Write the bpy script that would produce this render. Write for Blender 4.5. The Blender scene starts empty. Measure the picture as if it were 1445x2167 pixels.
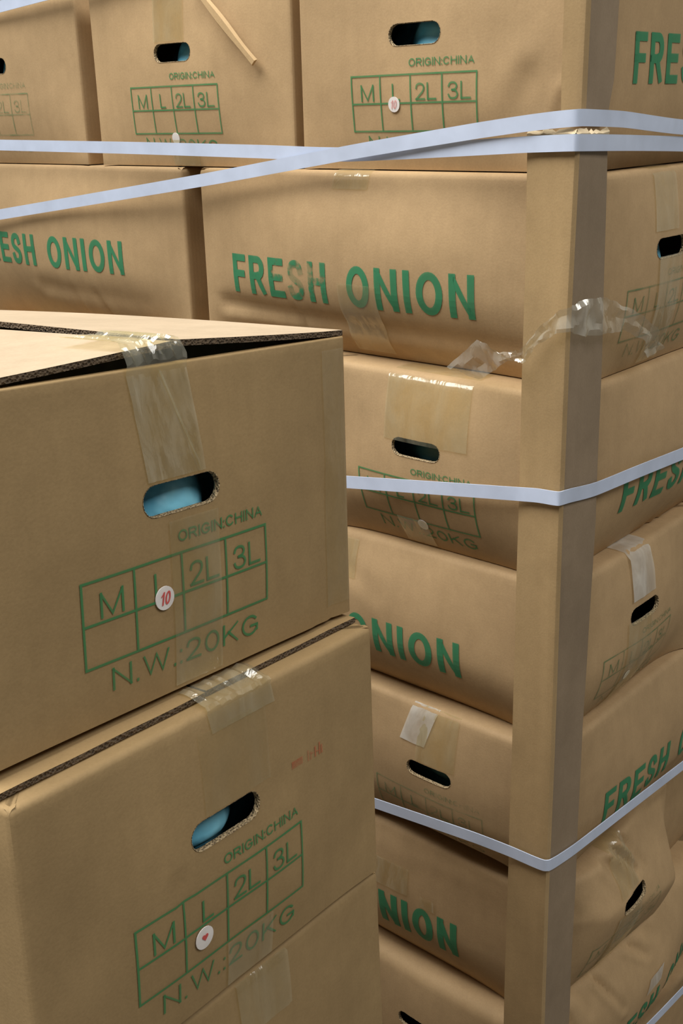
import bpy, bmesh, math, random
from mathutils import Vector, Matrix, noise

# ------------------------------------------------------------------ camera, world, lights, exposure
scn = bpy.context.scene
C = scn.collection
random.seed(11)

cd = bpy.data.cameras.new('camera')
cam = bpy.data.objects.new('camera', cd)
C.objects.link(cam)
cd.sensor_fit = 'VERTICAL'
cd.sensor_height = 36.0
cd.sensor_width = 24.0
cd.lens = 2353.2 * 36.0 / 2167.0
cd.clip_start = 0.01
R = Matrix(((0.7559, -0.2051, 0.6217), (0.6542, 0.2713, -0.7060), (-0.0239, 0.9404, 0.3392)))
cam.matrix_world = Matrix.Translation((0.4883, -0.8563, 1.5004)) @ R.to_4x4()
scn.camera = cam

w = bpy.data.worlds.new('hall_light')
scn.world = w
w.use_nodes = True
w.node_tree.nodes['Background'].inputs[0].default_value = (1.0, 1.0, 1.0, 1)
w.node_tree.nodes['Background'].inputs[1].default_value = 0.06

def area(name, loc, target, sx, sy, power, col):
    l = bpy.data.lights.new(name, 'AREA')
    l.shape = 'RECTANGLE'; l.size = sx; l.size_y = sy; l.energy = power; l.color = col
    o = bpy.data.objects.new(name, l); C.objects.link(o)
    o.location = loc
    o.rotation_euler = (Vector(target) - Vector(loc)).to_track_quat('-Z', 'Y').to_euler()
    return o
area('ceiling_lamp', (-0.8, -1.5, 4.2), (-0.2, -0.4, 1.2), 3.2, 2.2, 215, (1.0, 0.985, 0.96))
area('ceiling_lamp', (2.6, 0.2, 4.4), (0.0, 0.2, 1.0), 2.4, 1.6, 82, (1.0, 0.985, 0.96))

scn.view_settings.view_transform = 'Standard'
scn.view_settings.look = 'None'
scn.view_settings.gamma = 1.0
scn.view_settings.use_curve_mapping = False
scn.view_settings.exposure = 0.0

# ------------------------------------------------------------------ materials
def nt(name):
    m = bpy.data.materials.new(name); m.use_nodes = True
    n = m.node_tree.nodes; n.clear()
    return m, n, m.node_tree.links

def srgb(r, g, b):
    f = lambda c: (c / 255 / 12.92) if c / 255 <= 0.04045 else ((c / 255 + 0.055) / 1.055) ** 2.4
    return (f(r), f(g), f(b), 1)

def ramp(n, stops):
    r = n.new('ShaderNodeValToRGB')
    e = r.color_ramp.elements
    e[0].position, e[0].color = stops[0]
    e[1].position, e[1].color = stops[1]
    for p, c in stops[2:]:
        x = e.new(p); x.color = c
    return r

def cardboard(name, base, var=0.5, rough=0.72, uvflute=True):
    m, n, l = nt(name)
    out = n.new('ShaderNodeOutputMaterial'); p = n.new('ShaderNodeBsdfPrincipled')
    p.inputs['Roughness'].default_value = rough
    p.inputs['Specular IOR Level'].default_value = 0.28
    tc = n.new('ShaderNodeTexCoord'); oi = n.new('ShaderNodeObjectInfo')
    add = n.new('ShaderNodeVectorMath'); add.operation = 'ADD'
    l.new(tc.outputs['Object'], add.inputs[0]); l.new(oi.outputs['Random'], add.inputs[1])
    n1 = n.new('ShaderNodeTexNoise'); n1.inputs['Scale'].default_value = 9; n1.inputs['Detail'].default_value = 4
    n2 = n.new('ShaderNodeTexNoise'); n2.inputs['Scale'].default_value = 520; n2.inputs['Detail'].default_value = 3
    l.new(add.outputs[0], n1.inputs['Vector']); l.new(add.outputs[0], n2.inputs['Vector'])
    d = 0.09 * var
    c0 = tuple(c * (1 - d * 2.0) for c in base[:3]) + (1,)
    c1 = tuple(c * (1 + d * 1.6) for c in base[:3]) + (1,)
    r1 = ramp(n, [(0.3, c0), (0.72, c1)])
    l.new(n1.outputs['Fac'], r1.inputs['Fac'])
    mx = n.new('ShaderNodeMix'); mx.data_type = 'RGBA'; mx.blend_type = 'MULTIPLY'; mx.inputs['Factor'].default_value = 0.22
    r2 = ramp(n, [(0.33, (0.80, 0.79, 0.77, 1)), (0.62, (1.06, 1.06, 1.06, 1))])
    l.new(n2.outputs['Fac'], r2.inputs['Fac'])
    l.new(r1.outputs['Color'], mx.inputs['A']); l.new(r2.outputs['Color'], mx.inputs['B'])
    mp3 = n.new('ShaderNodeMapping'); mp3.inputs['Scale'].default_value = (95, 95, 5)
    n3 = n.new('ShaderNodeTexNoise'); n3.inputs['Scale'].default_value = 1.0; n3.inputs['Detail'].default_value = 3
    l.new(add.outputs[0], mp3.inputs['Vector']); l.new(mp3.outputs[0], n3.inputs['Vector'])
    n4 = n.new('ShaderNodeTexNoise'); n4.inputs['Scale'].default_value = 38; n4.inputs['Detail'].default_value = 5; n4.inputs['Roughness'].default_value = 0.65
    l.new(add.outputs[0], n4.inputs['Vector'])
    sm = n.new('ShaderNodeMath'); sm.operation = 'MULTIPLY_ADD'; sm.inputs[1].default_value = 0.35; l.new(n3.outputs['Fac'], sm.inputs[0]); l.new(n4.outputs['Fac'], sm.inputs[2])
    r3 = ramp(n, [(0.0, (0.80, 0.79, 0.77, 1)), (1.0, (1.0, 1.0, 1.0, 1))])
    mr3 = n.new('ShaderNodeMapRange'); mr3.inputs['From Min'].default_value = 0.45; mr3.inputs['From Max'].default_value = 0.88
    l.new(sm.outputs[0], mr3.inputs['Value']); l.new(mr3.outputs[0], r3.inputs['Fac'])
    mx3 = n.new('ShaderNodeMix'); mx3.data_type = 'RGBA'; mx3.blend_type = 'MULTIPLY'; mx3.inputs['Factor'].default_value = 0.6
    l.new(mx.outputs['Result'], mx3.inputs['A']); l.new(r3.outputs['Color'], mx3.inputs['B'])
    hs = n.new('ShaderNodeHueSaturation')
    mr = n.new('ShaderNodeMapRange'); mr.inputs['To Min'].default_value = 0.94; mr.inputs['To Max'].default_value = 1.05
    l.new(oi.outputs['Random'], mr.inputs['Value']); l.new(mr.outputs[0], hs.inputs['Value'])
    l.new(mx3.outputs['Result'], hs.inputs['Color'])
    l.new(hs.outputs['Color'], p.inputs['Base Color'])
    # corrugation ribs + fibre relief
    b1 = n.new('ShaderNodeBump'); b1.inputs['Distance'].default_value = 0.0006; b1.inputs['Strength'].default_value = 0.18
    l.new(n2.outputs['Fac'], b1.inputs['Height'])
    if uvflute:
        uv = n.new('ShaderNodeUVMap'); uv.uv_map = 'UVMap'
        wv = n.new('ShaderNodeTexWave'); wv.wave_type = 'BANDS'; wv.bands_direction = 'X'
        wv.inputs['Scale'].default_value = 60; wv.inputs['Distortion'].default_value = 0.6
        l.new(uv.outputs[0], wv.inputs['Vector'])
        b2 = n.new('ShaderNodeBump'); b2.inputs['Distance'].default_value = 0.0003; b2.inputs['Strength'].default_value = 0.10
        l.new(wv.outputs['Fac'], b2.inputs['Height']); l.new(b1.outputs[0], b2.inputs['Normal'])
        l.new(b2.outputs[0], p.inputs['Normal'])
    else:
        l.new(b1.outputs[0], p.inputs['Normal'])
    l.new(p.outputs[0], out.inputs[0])
    return m

KRAFT = cardboard('kraft_cardboard', srgb(189, 159, 118))
KRAFT_FRONT = cardboard('kraft_cardboard_front', srgb(173, 145, 102))
KRAFT_FLAP_LIT = cardboard('kraft_flap_lit', srgb(198, 177, 148), 0.35)  # paler kraft for the top flaps; strong overhead light is put into the colour
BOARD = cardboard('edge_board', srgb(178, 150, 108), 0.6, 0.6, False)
BOARD_GREY_SHADED = cardboard('edge_board_greyish_shaded', srgb(152, 133, 109), 0.8, 0.6, False)  # right leaves: greyish board, painted darker because that side gets less light
TORN = cardboard('torn_paper', srgb(228, 208, 172), 1.0, 0.9, False)

def corr_edge(name, ca, cb):
    m, n, l = nt(name)
    out = n.new('ShaderNodeOutputMaterial'); p = n.new('ShaderNodeBsdfPrincipled')
    p.inputs['Roughness'].default_value = 0.9
    tc = n.new('ShaderNodeTexCoord')
    v = n.new('ShaderNodeTexVoronoi'); v.inputs['Scale'].default_value = 620
    l.new(tc.outputs['Object'], v.inputs['Vector'])
    r = ramp(n, [(0.15, ca), (0.6, cb)])
    l.new(v.outputs['Distance'], r.inputs['Fac']); l.new(r.outputs['Color'], p.inputs['Base Color'])
    b = n.new('ShaderNodeBump'); b.inputs['Distance'].default_value = 0.002
    l.new(v.outputs['Distance'], b.inputs['Height']); l.new(b.outputs[0], p.inputs['Normal'])
    l.new(p.outputs[0], out.inputs[0])
    return m
CUT_SHADED = corr_edge('corrugated_cut_edge_shaded', srgb(70, 57, 42), srgb(108, 90, 68))  # flap edges, with the shadow they lie in put into the dark tones
SLOT_CUT = corr_edge('corrugated_slot_edge', srgb(88, 70, 48), srgb(196, 172, 132))

def ink(name, col, worn=0.0):
    m, n, l = nt(name)
    out = n.new('ShaderNodeOutputMaterial'); p = n.new('ShaderNodeBsdfPrincipled')
    p.inputs['Roughness'].default_value = 0.62; p.inputs['Specular IOR Level'].default_value = 0.25
    p.inputs['Base Color'].default_value = col
    tr = n.new('ShaderNodeBsdfTransparent'); mx = n.new('ShaderNodeMixShader')
    tc = n.new('ShaderNodeTexCoord'); n1 = n.new('ShaderNodeTexNoise')
    n1.inputs['Scale'].default_value = 22; n1.inputs['Detail'].default_value = 6; n1.inputs['Roughness'].default_value = 0.7
    l.new(tc.outputs['Object'], n1.inputs['Vector'])
    r = ramp(n, [(0.40, (worn, worn, worn, 1)), (0.68, (min(1, worn * 2.6 + .06),) * 3 + (1,))])
    l.new(n1.outputs['Fac'], r.inputs['Fac']); l.new(r.outputs['Color'], mx.inputs[0])
    l.new(p.outputs[0], mx.inputs[1]); l.new(tr.outputs[0], mx.inputs[2]); l.new(mx.outputs[0], out.inputs[0])
    return m
GREEN = ink('green_ink', srgb(66, 140, 98), 0.06)
GREEN_THIN = ink('green_ink_thin', srgb(74, 136, 86), 0.10)
GREEN_FADED = ink('green_ink_faded', srgb(92, 134, 92), 0.38)
def scuffed(name, col, centre, rad):
    m = ink(name, col, 0.06); n, l = m.node_tree.nodes, m.node_tree.links
    mixn = [x for x in n if x.type == 'MIX_SHADER'][0]; src = mixn.inputs[0].links[0].from_socket
    tc = n.new('ShaderNodeTexCoord'); ds = n.new('ShaderNodeVectorMath'); ds.operation = 'DISTANCE'
    mp = n.new('ShaderNodeMapping'); mp.inputs['Scale'].default_value = (1.0, 0.0, 2.2)
    l.new(tc.outputs['Object'], mp.inputs['Vector']); l.new(mp.outputs[0], ds.inputs[0])
    ds.inputs[1].default_value = (centre[0], 0, centre[1] * 2.2)
    nz = n.new('ShaderNodeTexNoise'); nz.inputs['Scale'].default_value = 120; nz.inputs['Detail'].default_value = 5
    l.new(tc.outputs['Object'], nz.inputs['Vector'])
    ad = n.new('ShaderNodeMath'); ad.operation = 'MULTIPLY_ADD'; ad.inputs[1].default_value = 0.12
    l.new(nz.outputs['Fac'], ad.inputs[0]); l.new(ds.outputs['Value'], ad.inputs[2])
    r = ramp(n, [(rad * .9 + .05, (0.8, 0.8, 0.8, 1)), (rad * 1.25 + .06, (0, 0, 0, 1))])
    l.new(ad.outputs[0], r.inputs['Fac'])
    mxx = n.new('ShaderNodeMath'); mxx.operation = 'MAXIMUM'
    l.new(src, mxx.inputs[0]); l.new(r.outputs['Color'], mxx.inputs[1]); l.new(mxx.outputs[0], mixn.inputs[0])
    return m
GREEN_SCUFF = scuffed('green_ink_scuffed', srgb(66, 140, 98), (0.158, 0.078), 0.036)
RED_FADED = ink('red_stamp_ink', srgb(198, 104, 72), 0.32)
RED = ink('red_number_ink', srgb(214, 92, 88), 0.02)
PINK = ink('pale_red_number_ink', srgb(224, 150, 146), 0.25)

def simple(name, col, rough, bump=0.0, scale=80, spec=0.5, metal=0):
    m, n, l = nt(name)
    out = n.new('ShaderNodeOutputMaterial'); p = n.new('ShaderNodeBsdfPrincipled')
    p.inputs['Roughness'].default_value = rough; p.inputs['Specular IOR Level'].default_value = spec
    tc = n.new('ShaderNodeTexCoord'); n1 = n.new('ShaderNodeTexNoise')
    n1.inputs['Scale'].default_value = scale; n1.inputs['Detail'].default_value = 4
    l.new(tc.outputs['Object'], n1.inputs['Vector'])
    r = ramp(n, [(0.3, tuple(c * 0.9 for c in col[:3]) + (1,)), (0.7, tuple(min(1, c * 1.05) for c in col[:3]) + (1,))])
    l.new(n1.outputs['Fac'], r.inputs['Fac']); l.new(r.outputs['Color'], p.inputs['Base Color'])
    if bump:
        b = n.new('ShaderNodeBump'); b.inputs['Distance'].default_value = bump
        l.new(n1.outputs['Fac'], b.inputs['Height']); l.new(b.outputs[0], p.inputs['Normal'])
    l.new(p.outputs[0], out.inputs[0])
    return m
STRAP = simple('pale_blue_strap_plastic', srgb(206, 218, 240), 0.42, 0.0002, 30)
STICK = simple('sticker_paper', srgb(240, 234, 228), 0.6)
CONCRETE = simple('concrete_floor', srgb(112, 106, 96), 0.8, 0.002, 12)

def sack_mat():
    m, n, l = nt('blue_sack_plastic')
    out = n.new('ShaderNodeOutputMaterial'); p = n.new('ShaderNodeBsdfPrincipled')
    p.inputs['Roughness'].default_value = 0.38
    tc = n.new('ShaderNodeTexCoord'); n1 = n.new('ShaderNodeTexNoise')
    n1.inputs['Scale'].default_value = 28; n1.inputs['Detail'].default_value = 3
    l.new(tc.outputs['Object'], n1.inputs['Vector'])
    r = ramp(n, [(0.3, srgb(96, 208, 250)), (0.75, srgb(160, 234, 254))])
    l.new(n1.outputs['Fac'], r.inputs['Fac']); l.new(r.outputs['Color'], p.inputs['Base Color'])
    b = n.new('ShaderNodeBump'); b.inputs['Distance'].default_value = 0.006
    l.new(n1.outputs['Fac'], b.inputs['Height']); l.new(b.outputs[0], p.inputs['Normal'])
    l.new(p.outputs[0], out.inputs[0])
    return m
SACK = sack_mat()

def tape_mat(name, tint, lo, hi, white=(0.85, 0.82, 0.66, 1), rough=0.16, gloss=0.03):
    m, n, l = nt(name)
    out = n.new('ShaderNodeOutputMaterial'); p = n.new('ShaderNodeBsdfPrincipled')
    p.inputs['Base Color'].default_value = white
    p.inputs['Roughness'].default_value = rough; p.inputs['Specular IOR Level'].default_value = 0.7
    tr = n.new('ShaderNodeBsdfTransparent'); tr.inputs[0].default_value = tint
    mx = n.new('ShaderNodeMixShader')
    tc = n.new('ShaderNodeTexCoord'); n1 = n.new('ShaderNodeTexNoise')
    n1.inputs['Scale'].default_value = 40; n1.inputs['Detail'].default_value = 5; n1.inputs['Distortion'].default_value = 0.8
    mp = n.new('ShaderNodeMapping'); mp.inputs['Scale'].default_value = (1.0, 1.0, 0.35)
    l.new(tc.outputs['Object'], mp.inputs['Vector']); l.new(mp.outputs[0], n1.inputs['Vector'])
    r = ramp(n, [(0.35, (lo, lo, lo, 1)), (0.72, (hi, hi, hi, 1))])
    l.new(n1.outputs['Fac'], r.inputs['Fac']); l.new(r.outputs['Color'], mx.inputs[0])
    b = n.new('ShaderNodeBump'); b.inputs['Distance'].default_value = 0.003; b.inputs['Strength'].default_value = 0.8
    l.new(n1.outputs['Fac'], b.inputs['Height']); l.new(b.outputs[0], p.inputs['Normal'])
    l.new(tr.outputs[0], mx.inputs[1]); l.new(p.outputs[0], mx.inputs[2])
    gl = n.new('ShaderNodeBsdfGlossy'); gl.inputs['Roughness'].default_value = rough; gl.inputs['Color'].default_value = (1, 0.99, 0.94, 1)
    l.new(b.outputs[0], gl.inputs['Normal'])
    lw = n.new('ShaderNodeLayerWeight'); lw.inputs['Blend'].default_value = 0.25
    fr = n.new('ShaderNodeMath'); fr.operation = 'MULTIPLY_ADD'; fr.inputs[1].default_value = 0.35; fr.inputs[2].default_value = gloss
    l.new(lw.outputs['Facing'], fr.inputs[0])
    m2 = n.new('ShaderNodeMixShader')
    l.new(fr.outputs[0], m2.inputs[0]); l.new(mx.outputs[0], m2.inputs[1]); l.new(gl.outputs[0], m2.inputs[2])
    l.new(m2.outputs[0], out.inputs[0])
    return m
TAPE = tape_mat('clear_tape', (0.97, 0.955, 0.85, 1), 0.05, 0.20, (0.80, 0.76, 0.54, 1))
TAPE_FAINT = tape_mat('faint_clear_tape', (0.985, 0.97, 0.90, 1), 0.02, 0.08, (0.80, 0.76, 0.54, 1), 0.2, 0.015)
TAPE_MILKY = tape_mat('milky_tape', (0.97, 0.96, 0.92, 1), 0.30, 0.62, (0.86, 0.84, 0.76, 1), 0.3)
TAPE_CRINKLE = tape_mat('crinkled_tape', (0.96, 0.95, 0.82, 1), 0.06, 0.26, (0.92, 0.88, 0.68, 1), 0.12, 0.07)
TAPE_LOOSE = tape_mat('loose_clear_tape', (0.95, 0.94, 0.86, 1), 0.05, 0.30, (0.94, 0.92, 0.80, 1), 0.10, 0.08)

# ------------------------------------------------------------------ mesh helpers
def obj(name, bm, mat, parent=None, smooth=True, angle=0.6):
    me = bpy.data.meshes.new(name)
    bm.normal_update()
    bm.to_mesh(me); bm.free()
    me.materials.append(mat)
    if smooth:
        for p in me.polygons: p.use_smooth = True
        try: me.set_sharp_from_angle(angle=angle)
        except Exception: pass
    o = bpy.data.objects.new(name, me); C.objects.link(o)
    if parent is not None: o.parent = parent
    return o

def tag(o, label, cat, group=None, kind=None):
    o['label'] = label; o['category'] = cat
    if group: o['group'] = group
    if kind: o['kind'] = kind
    return o

def smooth01(t):
    t = max(0.0, min(1.0, t)); return t * t * (3 - 2 * t)

def _arc(cx, cy, rx, ry, a0, a1, n):
    return [(cx + rx * math.cos(math.radians(a0 + (a1 - a0) * k / n)), cy + ry * math.sin(math.radians(a0 + (a1 - a0) * k / n))) for k in range(n + 1)]

def _spl(p, sub=4):
    out = []
    for i in range(len(p) - 1):
        a, b, c, d = p[max(i - 1, 0)], p[i], p[i + 1], p[min(i + 2, len(p) - 1)]
        for k in range(sub):
            t = k / sub
            out.append(tuple(0.5 * (2 * b[q] + (c[q] - a[q]) * t + (2 * a[q] - 5 * b[q] + 4 * c[q] - d[q]) * t * t + (3 * b[q] - a[q] - 3 * c[q] + d[q]) * t ** 3) for q in (0, 1)))
    return out + [p[-1]]

_RING = _arc(.5, .5, .5, .5, 0, 360, 28)
_SS = _spl([(.94, .78), (.80, .95), (.50, 1), (.20, .94), (.06, .76), (.17, .60), (.50, .50), (.84, .40), (.96, .23), (.80, .05), (.50, 0), (.18, .05), (.03, .22)])
GLYPH = {  # width against the cap height, centre lines in a unit box
    'F': (.56, [[(0, 0), (0, 1)], [(0, 1), (1, 1)], [(0, .50), (.86, .50)]]),
    'E': (.60, [[(0, 0), (0, 1)], [(0, 1), (1, 1)], [(0, .52), (.92, .52)], [(0, 0), (1, 0)]]),
    'R': (.68, [[(0, 0), (0, 1)], [(0, 1), (.6, 1)] + _arc(.6, .745, .36, .255, 90, -90, 8) + [(0, .49)], [(.52, .49), (.97, 0)]]),
    'S': (.64, [_SS]), 'O': (.76, [_RING]), '0': (.58, [_RING]),
    'H': (.66, [[(0, 0), (0, 1)], [(1, 0), (1, 1)], [(0, .53), (1, .53)]]),
    'N': (.68, [[(0, 0), (0, 1)], [(0, 1), (1, 0)], [(1, 0), (1, 1)]]),
    'I': (.0, [[(.5, 0), (.5, 1)]]), '1': (.30, [[(1, 0), (1, 1)], [(1, 1), (0, .74)]]),
    'M': (.82, [[(0, 0), (0, 1)], [(0, 1), (.5, 0), (1, 1)], [(1, 1), (1, 0)]]),
    'L': (.54, [[(0, 1), (0, 0)], [(0, 0), (1, 0)]]),
    'C': (.70, [_arc(.5, .5, .5, .5, 42, 318, 20)]),
    'G': (.74, [_arc(.5, .5, .5, .5, 42, 325, 20) + [(.97, .2), (.97, .46)], [(.97, .46), (.56, .46)]]),
    'A': (.70, [[(0, 0), (.5, 1), (1, 0)], [(.2, .33), (.8, .33)]]),
    'W': (1.02, [[(0, 1), (.25, 0), (.5, 1), (.75, 0), (1, 1)]]),
    'K': (.66, [[(0, 0), (0, 1)], [(1, 1), (0, .36)], [(.34, .60), (1, 0)]]),
    '2': (.58, [_spl([(.03, .72), (.14, .92), (.50, 1), (.86, .91), (.95, .71), (.80, .48), (.34, .20), (.02, .0)]), [(.0, 0), (1, 0)]]),
    '3': (.58, [_spl([(.05, .78), (.18, .94), (.48, 1), (.80, .93), (.90, .76), (.76, .59), (.42, .53)]), _spl([(.42, .53), (.80, .47), (.98, .27), (.84, .06), (.48, 0), (.16, .06), (.02, .23)])]),
    '.': (.0, [[(.5, 0), (.5, .02)]]), ':': (.0, [[(.5, 0), (.5, .02)], [(.5, .62), (.5, .64)]]), ' ': (.22, []),
}

def add_text(bm, s, u0, u1, v0, v1, weight=0.14, slant=0.0, gap=0.13, lean=0.0):
    """flat lettering drawn with strokes; weight and gap are shares of the cap height"""
    h = v1 - v0; t = weight * h
    fixed = len(s) * t
    prop = sum(GLYPH[c][0] for c in s) + gap * (len(s) - 1)
    k = (u1 - u0 - fixed) / prop                       # metres per unit of glyph width
    x = u0
    for c in s:
        w, strokes = GLYPH[c]; gw = w * k
        X0, X1 = x, x + gw + t
        for line in strokes:
            pts = [Vector((X0 + t / 2 + px * gw, v0 + t / 2 + py * (h - t))) for px, py in line]
            closed = (pts[0] - pts[-1]).length < 1e-6
            if closed: pts = pts[:-1]
            n = len(pts); L, Rr = [], []
            if not closed:
                pts[0] = pts[0] + (pts[0] - pts[1]).normalized() * t / 2
                pts[-1] = pts[-1] + (pts[-1] - pts[-2]).normalized() * t / 2
            for i in range(n):
                a = pts[i] - pts[i - 1] if (i or closed) else pts[1] - pts[0]
                b = pts[(i + 1) % n] - pts[i] if (i < n - 1 or closed) else a
                a = a.normalized() if a.length else b.normalized(); b = b.normalized() if b.length else a
                m = Vector((-a.y - b.y, a.x + b.x))
                m = m.normalized() if m.length > 1e-6 else Vector((-a.y, a.x))
                sc = min(2.2, 1 / max(0.3, m.dot(Vector((-a.y, a.x)))))
                for lst, sg in ((L, 1), (Rr, -1)):
                    p = pts[i] + m * sg * t / 2 * sc
                    p.x = min(max(p.x, X0 - 1e-5), X1 + 1e-5); p.y = min(max(p.y, v0), v1)
                    lst.append(bm.verts.new((p.x + lean * (p.y - v0), p.y + slant * (p.x - u0) / (u1 - u0), 0)))
            for i in range(n if closed else n - 1):
                j = (i + 1) % n
                bm.faces.new((Rr[i], Rr[j], L[j], L[i]))
        x += gw + t + gap * k
    return bm

def add_rect(bm, u0, u1, v0, v1):
    q = [bm.verts.new((a, b, 0)) for a, b in ((u0, v0), (u1, v0), (u1, v1), (u0, v1))]
    bm.faces.new(q)

def slice_grid(bm, step):
    us = [v.co.x for v in bm.verts]; vs = [v.co.y for v in bm.verts]
    for ax, lo, hi in ((0, min(us), max(us)), (1, min(vs), max(vs))):
        k = math.floor(lo / step) + 1
        while k * step < hi:
            co = [0, 0, 0]; co[ax] = k * step; no = [0, 0, 0]; no[ax] = 1
            bmesh.ops.bisect_plane(bm, geom=bm.verts[:] + bm.edges[:] + bm.faces[:], plane_co=co, plane_no=no, dist=1e-7)
            k += 1

# ------------------------------------------------------------------ carton
S0, L0 = 0.3015, 0.48
SLOT = (0.1452, 0.1182, 0.0298, 0.0094)          # centre u, v, half length, radius

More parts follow.
